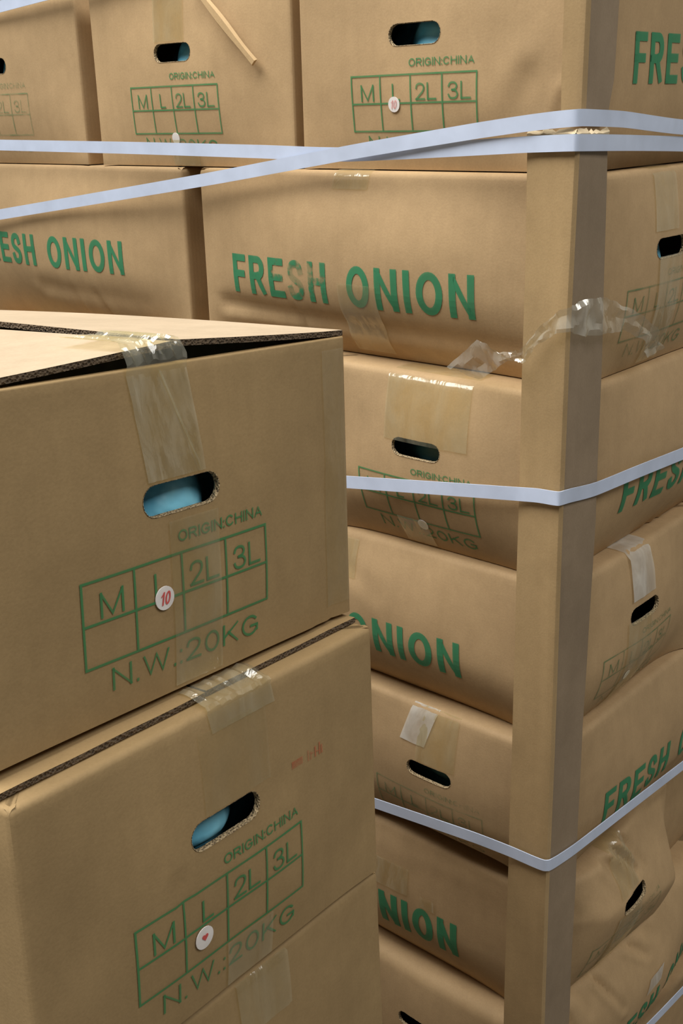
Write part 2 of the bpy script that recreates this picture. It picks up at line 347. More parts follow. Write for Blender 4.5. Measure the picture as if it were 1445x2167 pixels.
class Carton:
    """A corrugated onion carton. Walls: front (y=0), right (x=dx), back, left; u runs left to right seen from outside."""
    def __init__(s, name, M, dx, dy, H, label, group, mat, bulge=None, creases=None, slots=(), fine=('front', 'right'),
                 open_top=False, rtop=0.006, seed=0, sag=None, ridge=None, slot_dv=0.0, dents=0.0014, lift=None, grid=0.0055):
        s.grid = grid
        s.lift = lift or {}
        s.dx, s.dy, s.H, s.seed = dx, dy, H, seed
        s.bulge = bulge or {}; s.creases = creases or {}; s.sag = sag or {}; s.ridge = ridge or {}
        s.rt = 0.0012 if open_top else rtop
        s.rc = 0.004
        s.dents = dents
        s.fr = {'front': ((0, 0), (1, 0), (0, -1), dx), 'right': ((dx, 0), (0, 1), (1, 0), dy),
                'back': ((dx, dy), (-1, 0), (0, 1), dx), 'left': ((0, dy), (0, -1), (-1, 0), dy)}
        s.root = bpy.data.objects.new(name, None); C.objects.link(s.root)
        s.root.empty_display_size = 0.05
        s.root.matrix_world = M
        tag(s.root, label, 'carton', group)
        s.slot_dv = slot_dv
        s.sk = H / 0.186
        s.mat = mat
        s._body(slots, fine, open_top)

    def D(s, wall, u, v):
        W = s.fr[wall][3]; H = s.H
        a, vm, tuck = s.bulge.get(wall, (0.004, 0.5, 0.003))
        q = abs(2 * u / W - 1)
        su = max(0.0, 1 - q * q) ** 1.5
        t = v / H
        sv = 1 - ((t - vm) / (1 - vm)) ** 2 if t > vm else 1 - ((vm - t) / vm) ** 2
        d = a * su * max(sv, 0)
        if t < 0.40: d -= tuck * (1 - q ** 6) * (1 - t / 0.40) ** 1.7
        win = smooth01(u / 0.03) * smooth01((W - u) / 0.03)
        d += s.dents * win * noise.noise(Vector((u * 14, v * 14, s.seed * 7.3 + len(wall)))) * (0.4 + sv)
        rd = s.ridge.get(wall)
        if rd:
            pts, amp, up, dn = rd
            vr = pts[-1][1]
            if u <= pts[0][0]: vr = pts[0][1]
            else:
                for (a0, b0), (a1, b1) in zip(pts, pts[1:]):
                    if a0 <= u <= a1: vr = b0 + (b1 - b0) * (u - a0) / (a1 - a0)
            k = (v - vr) / up if v > vr else (vr - v) / dn
            k = math.sqrt(k * k + 0.003) - 0.03
            d += amp * smooth01((u - 0.02) / 0.06) * smooth01((W - u) / 0.03) * max(0, 1 - k)
        for (u0, v0, u1, v1, dep, wid) in s.creases.get(wall, ()):
            ex, ey = u1 - u0, v1 - v0; ll = ex * ex + ey * ey
            k = max(0, min(1, ((u - u0) * ex + (v - v0) * ey) / ll))
            px, py = u0 + ex * k, v0 + ey * k
            dd = ((u - px) ** 2 + (v - py) ** 2) / (wid * wid)
            side = (u - px) * ey - (v - py) * ex
            d -= dep * math.exp(-dd) * (1 - 0.75 * k) * win
            d += dep * 0.6 * math.exp(-((math.sqrt(dd) - 1.6) ** 2)) * (1 - 0.75 * k) * win * (1 if side > 0 else 0.2)
        return d

    def P(s, wall, u, v, off=0.0):
        (ox, oy), (ax, ay), (nx, ny), W = s.fr[wall]
        rc, rt, H = s.rc, s.rt, s.H
        d = s.D(wall, u, min(v, H)) + off
        uu, ins = u, 0.0
        if u < rc:
            an = (1 - u / rc) * math.pi / 4; uu = rc - rc * math.sin(an); ins += rc - rc * math.cos(an)
        elif u > W - rc:
            an = (1 - (W - u) / rc) * math.pi / 4; uu = W - rc + rc * math.sin(an); ins += rc - rc * math.cos(an)
        z = v
        if v > H - rt:
            t = min(1, (v - (H - rt)) / rt); z = H - rt + rt * math.sin(t * math.pi / 2); ins += rt * (1 - math.cos(t * math.pi / 2))
        z += s.sag.get(wall, 0.0) * (1 - (2 * u / W - 1) ** 2) * (v / H) ** 3
        z += s.lift.get(wall, 0.0) * (1 - (2 * u / W - 1) ** 4) * max(0, 1 - v / H) ** 3
        d -= ins
        return Vector((ox + ax * uu + nx * d, oy + ay * uu + ny * d, z))

    def slot_c(s):
        return SLOT[0], SLOT[1] * s.sk * 0.963 + s.slot_dv, SLOT[2], SLOT[3]

    def _body(s, slots, fine, open_top):
        bm = bmesh.new(); uvl = bm.loops.layers.uv.new('UVMap')
        H, rt, rc = s.H, s.rt, s.rc
        for wi, wall in enumerate(('front', 'right', 'back', 'left')):
            W = s.fr[wall][3]
            g = s.grid if wall in fine else 0.03
            n = max(4, int(round((W - 2 * rc) / g)))
            us = [0, rc * .5] + [rc + (W - 2 * rc) * i / n for i in range(n + 1)] + [W - rc * .5, W]
            m = max(4, int(round((H - rt) / g)))
            vs = [(H - rt) * i / m for i in range(m + 1)] + [H - rt * .66, H - rt * .33, H]
            hole = wall in slots
            if hole:
                cu, cv, a, r = s.slot_c()
                su = [cu - a, cu - a + r, cu + a - r, cu + a]; sv = [cv - r, cv, cv + r]
                us = sorted([x for x in us if all(abs(x - y) > 0.0022 for y in su) and not (su[0] < x < su[1]) and not (su[2] < x < su[3])] + su)
                vs = sorted([x for x in vs if all(abs(x - y) > 0.0022 for y in sv) and not (sv[0] < x < sv[2])] + sv)
            cache = {}
            def V(u, v):
                k = (round(u, 6), round(v, 6))
                if k not in cache: cache[k] = bm.verts.new(s.P(wall, u, v))
                return cache[k]
            def face(pts):
                f = bm.faces.new([V(*p) for p in pts])
                for lp, p in zip(f.loops, pts): lp[uvl].uv = (p[0] + wi * 0.77, p[1])
            for i in range(len(us) - 1):
                for j in range(len(vs) - 1):
                    u0, u1, v0, v1 = us[i], us[i + 1], vs[j], vs[j + 1]
                    if hole and su[0] - 1e-9 <= u0 and u1 <= su[3] + 1e-9 and sv[0] - 1e-9 <= v0 and v1 <= sv[2] + 1e-9:
                        if u1 <= su[1] + 1e-9 or u0 >= su[2] - 1e-9:
                            lft = u1 <= su[1] + 1e-9; low = v1 <= cv + 1e-9
                            cx = su[1] if lft else su[2]
                            arc = []
                            for k in range(7):
                                an = math.pi / 2 * k / 6
                                arc.append((cx + (-1 if lft else 1) * r * math.sin(an), cv + (-1 if low else 1) * r * math.cos(an)))
                            corner = (su[0] if lft else su[3], sv[0] if low else sv[2])
                            poly = [corner] + arc
                            if (lft and not low) or (not lft and low): poly = [corner] + arc[::-1]
                            # fan of triangles around the corner keeps the rounded end clean
                            for p, q in zip(poly[1:], poly[2:]):
                                face([poly[0], p, q])
                        continue
                    face([(u0, v0), (u1, v0), (u1, v1), (u0, v1)])
            if hole: s._rim(wall)
        bmesh.ops.remove_doubles(bm, verts=bm.verts[:], dist=2e-5)
        bm.edges.ensure_lookup_table()
        bound = [e for e in bm.edges if e.is_boundary]
        top = [e for e in bound if min(e.verts[0].co.z, e.verts[1].co.z) > H * 0.86]
        bot = [e for e in bound if max(e.verts[0].co.z, e.verts[1].co.z) < H * 0.2]
        cx, cy = s.dx / 2, s.dy / 2
        def close(edges, steps):
            for dz, k in steps:
                r = bmesh.ops.extrude_edge_only(bm, edges=edges)
                nv = [x for x in r['geom'] if isinstance(x, bmesh.types.BMVert)]
                edges = [x for x in r['geom'] if isinstance(x, bmesh.types.BMEdge)]
                for v in nv:
                    v.co.x = cx + (v.co.x - cx) * (1 - k / (s.dx / 2)); v.co.y = cy + (v.co.y - cy) * (1 - k / (s.dy / 2))
                    v.co.z += dz
            return edges
        def fan(edges):
            c = bm.verts.new((cx, cy, sum(x.verts[0].co.z for x in edges) / len(edges)))
            for x in edges: bm.faces.new((x.verts[0], x.verts[1], c))
        if open_top:
            close(top, [(0, 0.005), (-0.04, 0.0)])
        else:
            e = close(top, [(0.0, 0.012), (0.0, 0.02)])
            fan(e)
        e = close(bot, [(0.0, 0.01)])
        fan(e)
        bmesh.ops.recalc_face_normals(bm, faces=bm.faces[:])
        s.body = obj('body', bm, s.mat, s.root, True, 0.7)

    def _stadium(s, n=9):
        cu, cv, a, r = s.slot_c()
        pts = []
        for k in range(n): an = -math.pi / 2 + math.pi * k / (n - 1); pts.append((cu + a - r + r * math.cos(an), cv + r * math.sin(an)))
        for k in range(6): pts.append((cu + a - r - (2 * a - 2 * r) * (k + 1) / 7, cv + r))
        for k in range(n): an = math.pi / 2 + math.pi * k / (n - 1); pts.append((cu - a + r + r * math.cos(an), cv + r * math.sin(an)))
        for k in range(6): pts.append((cu - a + r + (2 * a - 2 * r) * (k + 1) / 7, cv - r))
        return pts

    def _rim(s, wall):
        bm = bmesh.new(); pts = s._stadium(); cu, cv, a, r = s.slot_c()
        rings = []
        for off, sc in ((0.0004, 1.012), (0.0003, 0.985), (-0.002, 0.95), (-0.0036, 0.96)):
            ring = []
            for i, (u, v) in enumerate(pts):
                jt = 1 + (0.02 * noise.noise(Vector((u * 400, v * 400, s.seed))) if sc < 1 else 0)
                ring.append(bm.verts.new(s.P(wall, cu + (u - cu) * (1 + (sc * jt - 1) * 0.4), cv + (v - cv) * sc * jt, off)))
            rings.append(ring)
        for A, B in zip(rings, rings[1:]):
            for i in range(len(A)):
                j = (i + 1) % len(A)
                bm.faces.new((A[i], A[j], B[j], B[i]))
        obj('slot_edge', bm, SLOT_CUT, s.root, True)

    # ---- things printed on or stuck to a wall (all follow its bulges)
    def printed(s, name, wall, build, mat, parent=None, off=0.0006, label=None, step=0.0055):
        bm = bmesh.new(); build(bm); slice_grid(bm, step)
        for v in bm.verts: v.co = s.P(wall, v.co.x, v.co.y, off)
        o = obj(name, bm, mat, parent or s.root, False)
        if label: o['label'] = label
        return o

    def short_print(s, wall, mat=None, dv=0.0, du=0.0):
        mat = mat or GREEN_THIN; k = s.sk * 0.963
        X = [x + du for x in (0.0687, 0.1051, 0.1414, 0.1772, 0.2133)]; Y = [0.0350 * k + dv, 0.0597 * k + dv, 0.0843 * k + dv]
        def table(bm):
            h = 0.0008
            for x in X: add_rect(bm, x - h, x + h, Y[0] - h, Y[2] + h)
            for y in Y:
                for a, b in zip(X, X[1:]): add_rect(bm, a + h, b - h, y - h, y + h)
        t = s.printed('size_table', wall, table, mat)
        for tx, a, b in (('M', .0805, .0970), ('L', .1195, .1290), ('2L', .1470, .1708), ('3L', .1832, .2076)):
            s.printed('size_lettering', wall, lambda bm: add_text(bm, tx, a + du, b + du, .0618 * k + dv, .0768 * k + dv, 0.115), mat, t)
        s.printed('origin_lettering', wall, lambda bm: add_text(bm, 'ORIGIN:CHINA', .1398 + du, .2108 + du, .0908 * k + dv, .0977 * k + dv, 0.17), mat)
        s.printed('weight_lettering', wall, lambda bm: add_text(bm, 'N.W.:20KG', .0860 + du, .2050 + du, .0172 * k + dv, .0310 * k + dv, 0.125, -0.003, 0.18), mat)

    def long_print(s, wall, u0, u1, v0, v1, mat=None):
        w_ = u1 - u0
        s.printed('brand_lettering', wall, lambda bm: add_text(bm, 'FRESH', u0, u0 + .450 * w_, v0, v1, 0.18, 0.0, 0.24), mat or GREEN)
        s.printed('brand_lettering', wall, lambda bm: add_text(bm, 'ONION', u0 + .538 * w_, u1, v0, v1, 0.18, 0.0, 0.24), mat or GREEN)

    def tape(s, wall, u0, u1, v0, v1, mat=None, wr=0.0005, label='clear packing tape', shear=0.0, rag=0.0, name='tape_strip', over=0.0):
        """tape stuck on a wall; over > 0 carries it on over the top edge by that length"""
        bm = bmesh.new(); n, m = 10, max(6, int((v1 - v0) / 0.006))
        rows = []
        sd = s.seed * 3.1 + u0 * 50
        vv = [v0 + (v1 - v0) * j / m for j in range(m + 1)]
        ext = [s.H + over * (j + 1) / 5 for j in range(5)] if over else []
        for j, v in enumerate(vv + ext):
            row = []
            for i in range(n + 1):
                f = i / n
                u = u0 + (u1 - u0) * f + shear * (v - v0)
                vq = v + (rag * noise.noise(Vector((f * 9, sd, 3))) if j == 0 else 0)
                off = 0.0009 + wr * (1 + noise.noise(Vector((u * 130, v * 22, sd)))) + wr * 0.8 * abs(noise.noise(Vector((u * 300, v * 30, sd + 5))))
                if v > s.H:
                    p = s.P(wall, u, s.H, 0)
                    nx, ny = s.fr[wall][2]
                    p = p + Vector((-nx * (v - s.H), -ny * (v - s.H), min(off, 0.0009)))
                else:
                    p = s.P(wall, u, vq, off)
                row.append(bm.verts.new(p))
            rows.append(row)
        for A, B in zip(rows, rows[1:]):
            for i in range(n): bm.faces.new((A[i], A[i + 1], B[i + 1], B[i]))
        o = obj(name, bm, mat or TAPE, s.root, True, 3.0)
        o['label'] = label
        return o

    def sticker(s, wall, u, v, r, label, text=None, tmat=None, heart=False):
        bm = bmesh.new()
        c = bm.verts.new(s.P(wall, u, v, 0.0014))
        ring = [bm.verts.new(s.P(wall, u + r * math.cos(a * math.pi / 12), v + r * math.sin(a * math.pi / 12), 0.0013)) for a in range(24)]
        low = [bm.verts.new(s.P(wall, u + r * math.cos(a * math.pi / 12), v + r * math.sin(a * math.pi / 12), 0.0008)) for a in range(24)]
        for i in range(24):
            bm.faces.new((c, ring[i], ring[(i + 1) % 24])); bm.faces.new((ring[i], low[i], low[(i + 1) % 24], ring[(i + 1) % 24]))
        o = obj('round_sticker', bm, STICK, s.root, True); o['label'] = label
        if text:
            def b(bm):
                add_text(bm, text, u - r * .62, u + r * .42, v - r * .55, v + r * .55, 0.14, 0, 0.2, 0.22)
            s.printed('number', wall, b, tmat or RED, o, 0.0018)
        if heart:
            def b(bm):
                pts = []
                for k in range(20):
                    t = 2 * math.pi * k / 20
                    pts.append((u + r * .022 * 16 * math.sin(t) ** 3, v + r * .1 + r * .022 * (13 * math.cos(t) - 5 * math.cos(2 * t) - 2 * math.cos(3 * t) - math.cos(4 * t))))
                bm.faces.new([bm.verts.new((x, y, 0)) for x, y in pts])
            s.printed('red_mark', wall, b, tmat or RED, o, 0.0018)
        return o

    def sack(s, wall, label, bx=0.0, w=0.03, near=0.009, deep=0.034, zw=0.030):
        """the blue plastic sack packed inside, pressed towards the handle slot at bx (from the slot's middle)"""
        (ox, oy), (ax, ay), (nx, ny), W = s.fr[wall]
        cu = W / 2
        hw, hd, hh = W * 0.42, 0.10, s.H * 0.39
        bu = SLOT[0] + bx - cu; bz = s.slot_c()[1] - s.H * 0.47 - 0.003
        bm = bmesh.new()
        bmesh.ops.create_cube(bm, size=2)
        bmesh.ops.subdivide_edges(bm, edges=bm.edges[:], cuts=35, use_grid_fill=True)
        for v in bm.verts:
            p = v.co.copy()
            f2 = lambda a, b: math.sqrt(max(0.0, 1 - 0.42 * (a * a + b * b) + 0.42 * 0.6 * a * a * b * b))
            q = Vector((p.x * f2(p.y, p.z), p.y * f2(p.x, p.z), p.z * f2(p.x, p.y)))
            k = 0.955 + 0.03 * noise.noise(p * 2.3 + Vector((s.seed * 5.0, 0, 0))) + 0.012 * noise.noise(p * 7 + Vector((0, s.seed * 3.0, 0)))
            q *= k
            x, y, z = q.x * hw, q.y * hd, q.z * hh
            if y < 0:
                g = math.exp(-abs((x - bu) / w) ** 2.6 - abs((z - bz) / zw) ** 4)
                y = y * (1 - g) + (-hd - (deep - near) + 0.30 * max(0.0, z - bz + 0.012)) * g + 0.0015 * g * abs(noise.noise(Vector((x * 60, z * 60, s.seed))))
            v.co = Vector((x, y, z))
        o = obj('onion_sack', bm, SACK, None, True, 3.0)
        rz = math.atan2(ay, ax)
        d = deep + hd
        loc = Vector((ox + ax * cu - nx * d, oy + ay * cu - ny * d, s.H * 0.47))
        o.matrix_world = s.root.matrix_world @ Matrix.Translation(loc) @ Matrix.Rotation(rz, 4, 'Z')
        tag(o, label, 'sack', 'blue sacks inside the cartons')
        return o

def plate(name, parent, x0, x1, y0, y1, zf, th, mat, nx=12, ny=24, edge=CUT_SHADED):
    bm = bmesh.new(); T, B = [], []
    for i in range(nx + 1):
        a, b = [], []
        for j in range(ny + 1):
            x = x0 + (x1 - x0) * i / nx; y = y0 + (y1 - y0) * j / ny; z = zf(x, y)
            a.append(bm.verts.new((x, y, z))); b.append(bm.verts.new((x, y, z - th)))
        T.append(a); B.append(b)
    for i in range(nx):
        for j in range(ny):
            bm.faces.new((T[i][j], T[i + 1][j], T[i + 1][j + 1], T[i][j + 1]))
            bm.faces.new((B[i][j], B[i][j + 1], B[i + 1][j + 1], B[i + 1][j]))
    side = []
    for j in range(ny):
        side.append(bm.faces.new((T[0][j + 1], B[0][j + 1], B[0][j], T[0][j]))); side.append(bm.faces.new((T[nx][j], B[nx][j], B[nx][j + 1], T[nx][j + 1])))
    for i in range(nx):
        side.append(bm.faces.new((T[i][0], B[i][0], B[i + 1][0], T[i + 1][0]))); side.append(bm.faces.new((T[i + 1][ny], B[i + 1][ny], B[i][ny], T[i][ny])))
    for f in side: f.material_index = 1
    bmesh.ops.recalc_face_normals(bm, faces=bm.faces[:])
    o = obj(name, bm, mat, parent, True, 0.7)
    o.data.materials.append(edge)
    return o

def ribbon(name, pts, width, th, mat, parent=None, sub=6, wob=0.0):
    """flat strap along a 3D path, its width kept as upright as the path allows"""
    V = [Vector(p) for p in pts]; path = []
    for i in range(len(V) - 1):
        p0 = V[max(i - 1, 0)]; p1 = V[i]; p2 = V[i + 1]; p3 = V[min(i + 2, len(V) - 1)]
        for k in range(sub):
            t = k / sub
            # centripetal-like damped tangents so that a corner does not overshoot
            L = (p2 - p1).length
            m1 = (p2 - p0); m1 = m1.normalized() * min(L, (p1 - p0).length if i else L) * 0.9 if m1.length else m1
            m2 = (p3 - p1); m2 = m2.normalized() * min(L, (p3 - p2).length if i < len(V) - 2 else L) * 0.9 if m2.length else m2
            h = lambda a, b, c, d: a * (2 * t**3 - 3 * t**2 + 1) + c * (t**3 - 2 * t**2 + t) + b * (-2 * t**3 + 3 * t**2) + d * (t**3 - t**2)
            path.append(h(p1, p2, m1, m2))
    path.append(V[-1])
    bm = bmesh.new(); rings = []
    for i, p in enumerate(path):
        t = (path[min(i + 1, len(path) - 1)] - path[max(i - 1, 0)]).normalized()
        up = Vector((0, 0, 1)); wv = (up - t * up.dot(t)).normalized(); nn = t.cross(wv).normalized()
        ww = width / 2
        rings.append([bm.verts.new(p + wv * a * ww + nn * b * th / 2) for a, b in ((-1, -1), (1, -1), (1, 1), (-1, 1))])
    for A, B in zip(rings, rings[1:]):
        for k in range(4): bm.faces.new((A[k], B[k], B[(k + 1) % 4], A[(k + 1) % 4]))
    bm.faces.new(rings[0]); bm.faces.new(rings[-1][::-1])
    bmesh.ops.recalc_face_normals(bm, faces=bm.faces[:])
    return obj(name, bm, mat, parent, True, 0.7)

# ------------------------------------------------------------------ setting: concrete floor and two far walls of the hall
FLOOR_Z = 0.14
bm = bmesh.new()
q = [bm.verts.new(p) for p in ((-5, -5, FLOOR_Z), (5, -5, FLOOR_Z), (5, 5, FLOOR_Z), (-5, 5, FLOOR_Z))]
q2 = [bm.verts.new((v.co.x, v.co.y, FLOOR_Z - 0.1)) for v in q]
bm.faces.new(q); bm.faces.new(q2[::-1])
for i in range(4): bm.faces.new((q[i], q2[i], q2[(i + 1) % 4], q[(i + 1) % 4]))
bmesh.ops.recalc_face_normals(bm, faces=bm.faces[:])
fl = obj('floor', bm, CONCRETE, None, False); fl['kind'] = 'structure'; fl['label'] = 'bare concrete floor'
PLASTER = simple('painted_wall', srgb(196, 192, 182), 0.85, 0.001, 6)
for nm, (x0, x1, y0, y1) in (('wall_back', (-5, 5, 3.4, 3.5)), ('wall_left', (-5, -4.9, -5, 3.4))):
    bm = bmesh.new()
    bmesh.ops.create_cube(bm, size=1)
    for v in bm.verts: v.co = Vector(((x0 + x1) / 2 + v.co.x * (x1 - x0), (y0 + y1) / 2 + v.co.y * (y1 - y0), FLOOR_Z + 2.5 + v.co.z * 5))
    wo = obj(nm, bm, PLASTER, None, False); wo['kind'] = 'structure'

# ------------------------------------------------------------------ the strapped pallet load: cartons laid in alternating layers
Z = [1.4465, 1.2607, 1.0729, 0.8928, 0.7006, 0.5166, 0.3294, 0.1420]
H1 = 0.193
GP = 'cartons of the strapped load'
T = Matrix.Translation
def pallet(k, x, y, dx, dy, label, **kw):
    z0 = Z[k - 1]; z1 = Z[k - 2] if k > 1 else Z[0] + H1
    return Carton('onion_carton', T((x, y, z0)), dx, dy, z1 - z0 - 0.0012, label, GP, KRAFT, seed=k + x * 3, **kw)

# layer 1 (top): short ends to the left face, long side to the right face
c13 = pallet(1, -0.3134, 0.0091, 0.3164, L0, 'top-layer corner carton with a pink round sticker under the L of its size table',
             bulge={'front': (0.006, .45, .006), 'right': (0.003, .5, .006)}, slots=('front',),
             creases={'front': [(.300, .06, .282, .01, .004, .006), (.262, .075, .245, .035, .002, .012)]})
c13.short_print('front'); c13.long_print('right', .080, .395, .070, .112)
c13.sticker('front', .1217, .0583, .0068, 'pale pink round sticker', '10', PINK)
c13.sack('front', 'bright blue sack inside the top-layer corner carton, seen in its slot', 0.008, 0.038, near=0.0048, deep=0.034, zw=0.026)
c12 = pallet(1, -0.6410, 0.0091, 0.3170, L0, 'middle top-layer carton with a thin cardboard strip hanging across its upper right',
             bulge={'front': (0.006, .45, .005)}, slots=('front',), fine=('front',))
c12.short_print('front')
c12.sticker('front', .1383, .0295, .0062, 'white round sticker half behind the strap')
c12.tape('front', .117, .165, .129, .190, TAPE, shear=0.0)
c12.tape('front', .128, .172, .001, .028, TAPE)
c12.sack('front', 'blue sack inside the middle top-layer carton, seen in its slot', 0.006, 0.036, near=0.0048, deep=0.034, zw=0.026)
c11 = pallet(1, -0.9850, 0.0091, 0.3170, L0, 'leftmost top-layer carton, cut off by the picture edge above the crossing straps',
             bulge={'front': (0.006, .45, .005)}, slots=('front',), fine=('front',))
c11.short_print('front', GREEN_FADED)
c11.sack('front', 'dark blue sack inside the leftmost top-layer carton', 0.0, 0.02)

# layer 2: long sides to the left face
c21 = pallet(2, -0.4660, 0.0044, L0, S0, 'carton printed FRESH ONION in full beside the post, its letters scuffed',
             bulge={'front': (0.017, .54, .023), 'right': (0.010, .5, .012)}, slots=('right',),
             creases={'front': [(.150, .020, .137, .058, .004, .005), (.03, .040, .44, .030, .004, .009)]})
c21.long_print('front', .050, .3735, .055, .0965, GREEN_SCUFF)
c21.short_print('right', GREEN_FADED)
c21.tape('right', .112, .156, .129, .184, TAPE, over=0.03)
c21.tape('right', .120, .164, .004, .106, TAPE, wr=0.0009)
c21.tape('front', .212, .262, .006, .078, TAPE, wr=0.0004)
c21.tape('front', .200, .245, .168, .1846, TAPE, over=0.03)
c21.sack('right', 'navy blue sack inside the scuffed FRESH ONION carton, right of the post', 0.004, 0.034, near=0.0048, deep=0.034, zw=0.026)
c22 = Carton('onion_carton', T((-0.9770, 0.0064, 1.2440)), L0, S0, Z[0] - 1.2440 - 0.0012,
             'carton behind the front stack top, its FRESH ONION cut off by the left picture edge', GP, KRAFT, seed=4.4,
             bulge={'front': (0.013, .54, .024)}, fine=('front', 'right'),
             creases={'front': [(.318, .018, .306, .049, .005, .005), (.27, .016, .262, .049, .003, .006), (.20, .050, .40, .044, .002, .010)]})
c22.long_print('front', .055, .373, .076, .116)

# layer 3
c31 = pallet(3, -0.2913, -0.0125, S0, L0, 'short-end carton crossed by the middle strap, white sticker beside its 20KG',
             bulge={'front': (0.013, .56, .024), 'right': (0.018, .5, .018)}, slots=('front',),
             creases={'right': [(.215, .0, .236, .05, .003, .006), (.235, .0, .255, .06, .003, .006)]})
c31.short_print('front'); c31.long_print('right', .102, .42, .050, .092)
c31.sticker('front', .1439, .0310, .0062, 'small white round sticker')
c31.tape('front', .105, .205, .120, .182, TAPE, over=0.03, wr=0.0004)
c31.tape('front', .112, .150, .003, .036, TAPE, wr=0.0008)
c31.sack('front', 'dark teal sack inside the carton crossed by the middle strap', 0.0, 0.040, near=0.012, deep=0.034, zw=0.026)

# layer 4
c41 = pallet(4, -0.4668, -0.0006, L0, S0, 'carton reading ONION between the two lower straps, clear tape above its right-side slot',
             bulge={'front': (0.017, .54, .026), 'right': (0.015, .50, .018)}, slots=('right',),
             creases={'front': [(.20, .150, .26, .120, .002, .01)], 'right': [(.128, .176, .138, .140, .003, .006)]})
c41.long_print('front', .050, .3665, .050, .092)
c41.short_print('right', GREEN_FADED)
c41.tape('right', .118, .166, .127, .1785, TAPE_MILKY, over=0.03, wr=0.0009)
c41.tape('right', .110, .160, .004, .106, TAPE, wr=0.0009)
c41.tape('front', .16, .23, .130, .172, TAPE, wr=0.0004)
c41.sticker('right', .1246, .0400, .0055, 'small white round sticker')
c41.sack('right', 'black-shaded sack inside the ONION carton, right side slot', 0.0, 0.02, 0.030)

# layer 5
c51 = pallet(5, -0.2808, -0.0029, S0 - .010, L0, 'short-end carton above the lowest left strap, square of milky tape on its upper edge',
             bulge={'front': (0.013, .54, .024), 'right': (0.014, .5, .022)}, slots=('front',), lift={'front': 0.016})
c51.short_print('front', GREEN_FADED); c51.long_print('right', .100, .420, .057, .099)
c51.tape('front', .104, .138, .147, .190, TAPE_MILKY, shear=0.28, label='milky square of tape')
c51.tape('front', .128, .178, .129, .190, TAPE)
c51.sack('front', 'dark blue sack inside the carton with a milky tape square', 0.0, 0.040, near=0.012, deep=0.034, zw=0.026)

# layer 6
c61 = pallet(6, -0.4812, 0.0174, L0, S0 - .012, 'crushed carton under the lowest left strap, buckled side right of the post',
             bulge={'front': (0.014, .54, .022), 'right': (0.006, .5, .010)}, slots=('right',), grid=0.004,
             ridge={'right': (((0.0, .165), (.05, .135), (.15, .100), (.22, .075), (.30, .06)), 0.032, 0.10, 0.12)},
             creases={'right': [(.150, .183, .192, .118, .008, .0052), (.124, .183, .166, .130, .008, .0052), (.100, .181, .130, .135, .006, .0075),
                                (.010, .175, .045, .140, .005, .007), (.004, .150, .030, .120, .004, .007)]})
c61.long_print('front', .050, .369, .045, .095)
c61.short_print('right', GREEN_FADED)
c61.tape('right', .112, .158, .127, .182, TAPE, over=0.02, wr=0.0012)
c61.tape('right', .105, .155, .006, .106, TAPE, wr=0.0010)
c61.tape('front', .245, .300, .105, .140, TAPE, wr=0.0006)
c61.tape('front', .318, .338, .098, .112, TAPE, wr=0.0012)
c61.sack('right', 'blue sack inside the crushed carton, right side slot', -0.002, 0.026, near=0.006, deep=0.034, zw=0.026)
c62 = pallet(6, -0.5100, 0.3400, L0, S0, 'carton set back in shadow behind the buckled one, at the right picture edge',
             bulge={'right': (0.004, .5, .006)}, fine=('right',))

# layer 7
c71 = pallet(7, -0.3047, 0.0061, S0, L0, 'lowest carton of the strapped load, bulging side creased under the bottom strap',
             bulge={'front': (0.012, .52, .012), 'right': (0.031, .58, .014)}, slots=('front',), grid=0.004, rtop=0.012,
             creases={'right': [(.128, .186, .170, .118, .008, .0052), (.060, .186, .088, .118, .008, .0052), (.200, .186, .240, .150, .008, .0052), (.240, .186, .270, .160, .006, .007), (.095, .186, .108, .150, .005, .007)]})
c71.long_print('right', .120, .44, .050, .092); c71.short_print('front')
c71.tape('right', .222, .262, .104, .122, TAPE_MILKY, label='small milky tape scrap', shear=0.6)
c71.sack('front', 'dark sack inside the lowest strapped carton', 0.0, 0.03, 0.018)

# layer 8, of which a corner shows under the bottom strap
c81 = pallet(8, -0.2950, 0.0060, S0, L0, 'carton under the bottom strap, a brown patch in the lower right picture corner',
             bulge={'right': (0.006, .5, .006)}, fine=('right',))

# the rest of the load round the corner column: copies that stand out of view behind the front stack and past the right picture edge
def clone(car, off, label, group=GP):
    r = car.root.copy(); C.objects.link(r)
    r.matrix_world = T(off) @ car.root.matrix_world
    r['label'] = label; r['group'] = group
    for ch in list(car.root.children):
        c = ch.copy(); C.objects.link(c); c.parent = r
        for g in list(ch.children):
            d = g.copy(); C.objects.link(d); d.parent = c
    return r
LAYER = {1: 'top', 2: 'second', 3: 'third', 4: 'fourth', 5: 'fifth', 6: 'sixth', 7: 'seventh', 8: 'lowest'}
for k, car, n, gap in ((3, c31, 2, .024), (5, c51, 2, .024), (7, c71, 2, .044), (8, c81, 2, .024), (4, c41, 1, .026), (6, c61, 1, .050)):
    for i in range(n):
        r = clone(car, (-(car.dx + gap) * (i + 1), 0.004, 0), '%s-layer carton hidden behind the front stack, %s the post-side carton' % (LAYER[k], 'two along from' if i else 'next to'))
        if k == 3: r.matrix_world = r.matrix_world @ Matrix.Diagonal((1, 1, 0.905, 1))
for k, car, n, gap in ((1, c13, 1, .024), (3, c31, 1, .034), (5, c51, 1, .034), (7, c71, 1, .034), (8, c81, 1, .024), (2, c21, 2, .034), (4, c41, 2, .034), (6, c62, 1, .034)):
    for i in range(n):
        clone(car, (-0.004, (car.dy + gap) * (i + 1), 0), '%s-layer carton past the right picture edge, %s the one in view' % (LAYER[k], 'two along from' if i else 'next to'))

